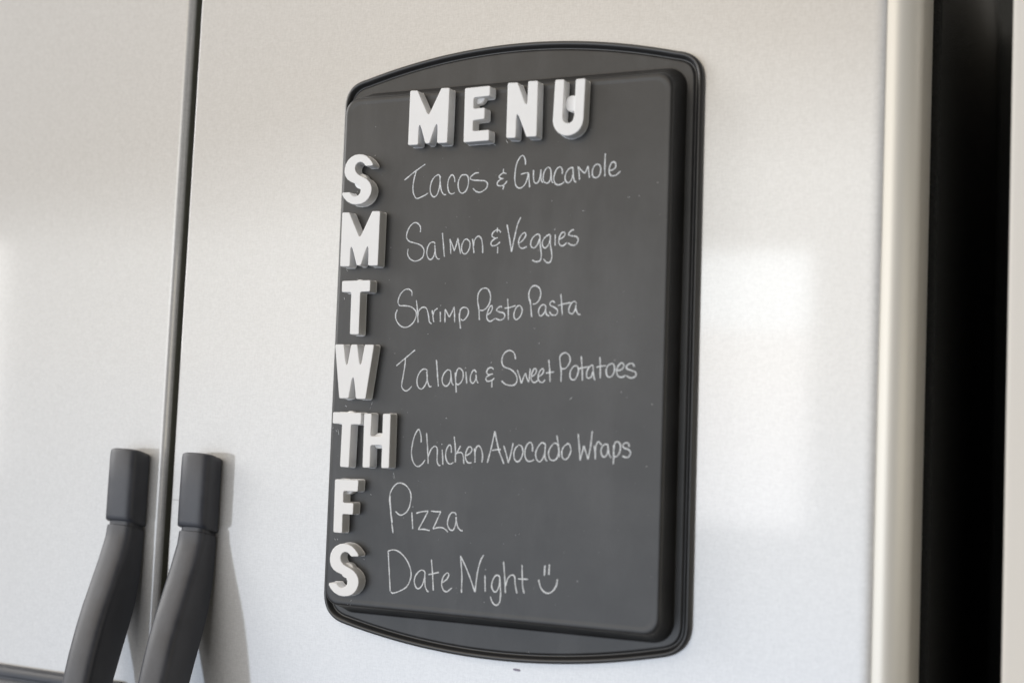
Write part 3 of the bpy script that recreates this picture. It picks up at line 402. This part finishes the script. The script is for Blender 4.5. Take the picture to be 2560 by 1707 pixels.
PLACE = {"M": [-102.25, 74.56, 0.0], "E": [-13.23, 158.78, 0.0], "N": [20.73, 159.57, 0.0], "U": [54.87, 158.8, 0.0], "S": [-103.65, -159.7, 0.0], "T": [-103.91, 25.44, 0.0], "W": [-103.09, -20.31, 0.0], "H": [-81.94, -68.55, 0.0], "F": [-104.69, -115.38, 0.0], "M2": [-50.75, 159.66, -0.005], "S2": [-105.91, 117.72, -0.0663], "T2": [-107.01, -68.62, -0.0174]}
DISC = {"E": [-1.4, 13.52], "U": [0.83, 3.43], "T": [0.44, 14.93], "H": [-0.16, -0.01], "F": [-1.45, 13.61], "S": [0.05, -0.59]}
CRUMBS = [[[-123.57,-61.29],[-122.77,-60.09],[-120.92,-59.45]],[[-123.05,-63.03],[-122.02,-64.84]],[[-119.06,-60.94],[-118.15,-65.52]],[[-120.54,-62.08],[-119.62,-63.37]],[[-91.64,-41.28],[-92.37,-43.48]],[[-92.73,-44.57],[-93.61,-47.13]],[[-113.95,-44.18],[-112.37,-45.17]],[[-72.44,-90.33],[-71.02,-94.55]],[[-112.27,-40.33],[-108.04,-40.39]],[[-33.07,-50.99],[-32.03,-51.38]],[[-75.05,-69.32],[-74.87,-69.53]],[[-105.07,-184.8],[-103.7,-183.29],[-101.98,-181.34]],[[-102.95,-185.03],[-101.45,-182.28]],[[-117.83,-138.88],[-117.26,-140.68]],[[-115.88,-139.01],[-115.24,-140.13]],[[-93.58,-151.73],[-92.78,-152.49]],[[-72.72,-92.65],[-71.2,-95.21]],[[-90.05,-106.23],[-89.44,-107.11]],[[5.43,141.47],[6.95,139.25]],[[-3.59,138.87],[-2.21,138.47]],[[-7.69,138.56],[-6.68,138.97]],[[-23.32,140.06],[-22.77,139.46]],[[-98.32,136.34],[-97.32,136.7]],[[-117.7,53.79],[-116.44,52.72]],[[-118.67,33.94],[-118.32,32.01]],[[-105.36,5.48],[-101.47,5.34]],[[-49.55,7.25],[-48.89,6.96]],[[-38.55,82.32],[-38.14,81.95]],[[95.19,97.87],[96.62,97.46]],[[102.59,98.36],[103.37,98.05]],[[63.25,90.06],[65.15,89.78]],[[40.74,97.58],[41.2,97.28]],[[31.06,11.19],[31.82,10.84]],[[34.77,1.17],[35.3,0.76]],[[9.89,42.62],[10.13,42.27]],[[58.46,-36.39],[60.23,-35.0]],[[34.77,1.08],[35.38,0.74]],[[112.71,-78.39],[113.41,-78.82]],[[13.82,-134.07],[14.24,-134.55]],[[25.14,-126.82],[25.56,-127.52]],[[22.39,-127.93],[22.96,-128.26]],[[34.48,-203.97],[35.03,-204.27]]]

for words, strokes in CHALK:
    bm = bmesh.new()
    for s in strokes: stroke(bm, s, 0.82 if words != 'smiley' else 0.95)
    if words == 'smiley': tag(link("chalk_drawing", bm, M_chalk, board), "chalk smiley face with two upright eyes and a curved mouth")
    else: tag(link("chalk_writing", bm, M_chalk, board), "handwritten chalk words " + words)
# crumbs and scrapes of chalk / chipped paint beside the magnets, as on the board
bm = bmesh.new()
for c_ in CRUMBS:
    for k in range(len(c_) - 1): stroke(bm, [c_[k], c_[k + 1]], random.uniform(0.20, 0.36))
for _ in range(26):                                             # fine dust
    x, z = random.uniform(-118, 118), random.uniform(-178, 172); a = random.uniform(0, 3.14); l = random.uniform(0.15, 0.4)
    stroke(bm, [(x, z), (x + l * math.cos(a), z + l * math.sin(a))], random.uniform(0.12, 0.26))
tag(link("chalk_crumbs", bm, M_chalk, board), "scattered crumbs and scrapes of chalk around the magnets")["kind"] = "stuff"

# ------------------------------------------------------------------ letter magnets
def letter_mesh(key):
    P = ccw([Vector(p) for p in SHAPES[key]])
    P = ccw(fillet([tuple(p) for p in P], 1.25))
    prof = [(-0.38, -9.0), (-0.20, -8.93), (-0.06, -8.75), (0.0, -8.45), (0.01, -8.25), (0.19, -1.0), (0.20, -0.62), (0.22, -0.55), (0.42, -0.50), (0.45, -0.05)]
    bm = bmesh.new()
    rings = [[(p.x * MM, y * MM, p.y * MM) for p in offset(P, d)] for d, y in prof]
    vs = loft(bm, rings); cap(bm, vs[0]); cap(bm, vs[-1])
    return bm
def disc_mesh(key):
    cx, cz = DISC[key]; bm = bmesh.new(); n = 40
    rings = [[((cx + r * math.cos(2 * math.pi * i / n)) * MM, y * MM, (cz + r * math.sin(2 * math.pi * i / n)) * MM) for i in range(n)] for r, y in ((5.5, -0.05), (5.5, -4.4), (5.3, -4.85), (4.9, -5.0), (1.0, -5.0))]
    vs = loft(bm, rings); bm.faces.new(vs[-1]); return bm
CB, SB = math.cos(BR), math.sin(BR)
def pose(o, key):
    x, z, th = PLACE[key]
    wx, wz = CB * x * MM - SB * z * MM, SB * x * MM + CB * z * MM
    o.location = (BOARD.x + wx, BOARD.y + PANEL, BOARD.z + wz); o.rotation_euler = (0, -(BR + th), 0)
G1, G2 = "white letter magnets spelling MENU", "white day-initial letter magnets down the left side"
def letter(key, label, group):
    if key in DISC:
        t = empty("letter_magnet", (0, 0, 0)); flat_caps(link("letter_body", letter_mesh(key), M_white, t, angle=50), -0.009); link("magnet_disc", disc_mesh(key), M_white, t, angle=50)
    else:
        t = link("letter_magnet", letter_mesh(key), M_white, None, angle=50); flat_caps(t, -0.009)
    pose(t, key); return tag(t, label, "letter magnet", group)
def dup(src, key, label, group):
    c_ = src.copy(); col.objects.link(c_)
    for ch in list(src.children): d = ch.copy(); col.objects.link(d); d.parent = c_
    pose(c_, key); return tag(c_, label, "letter magnet", group)
m_ = letter("M", "white plastic letter M magnet in the left column, beside Salmon & Veggies", G2)
dup(m_, "M2", "white plastic letter M magnet starting the MENU heading", G1)
letter("E", "white plastic letter E magnet in the MENU heading", G1)
letter("N", "white plastic letter N magnet in the MENU heading", G1)
letter("U", "white plastic letter U magnet ending the MENU heading", G1)
s_ = letter("S", "white plastic letter S magnet at the bottom of the left column, beside Date Night", G2)
dup(s_, "S2", "white plastic letter S magnet at the top of the left column, beside Tacos & Guacamole", G2)
t_ = letter("T", "white plastic letter T magnet standing alone beside Shrimp Pesto Pasta", G2)
dup(t_, "T2", "white plastic letter T magnet close against the H, below the W", G2)
letter("W", "white plastic letter W magnet beside Talapia & Sweet Potatoes", G2)
letter("H", "white plastic letter H magnet right of a T, beside Chicken Avocado Wraps", G2)
letter("F", "white plastic letter F magnet beside Pizza", G2)
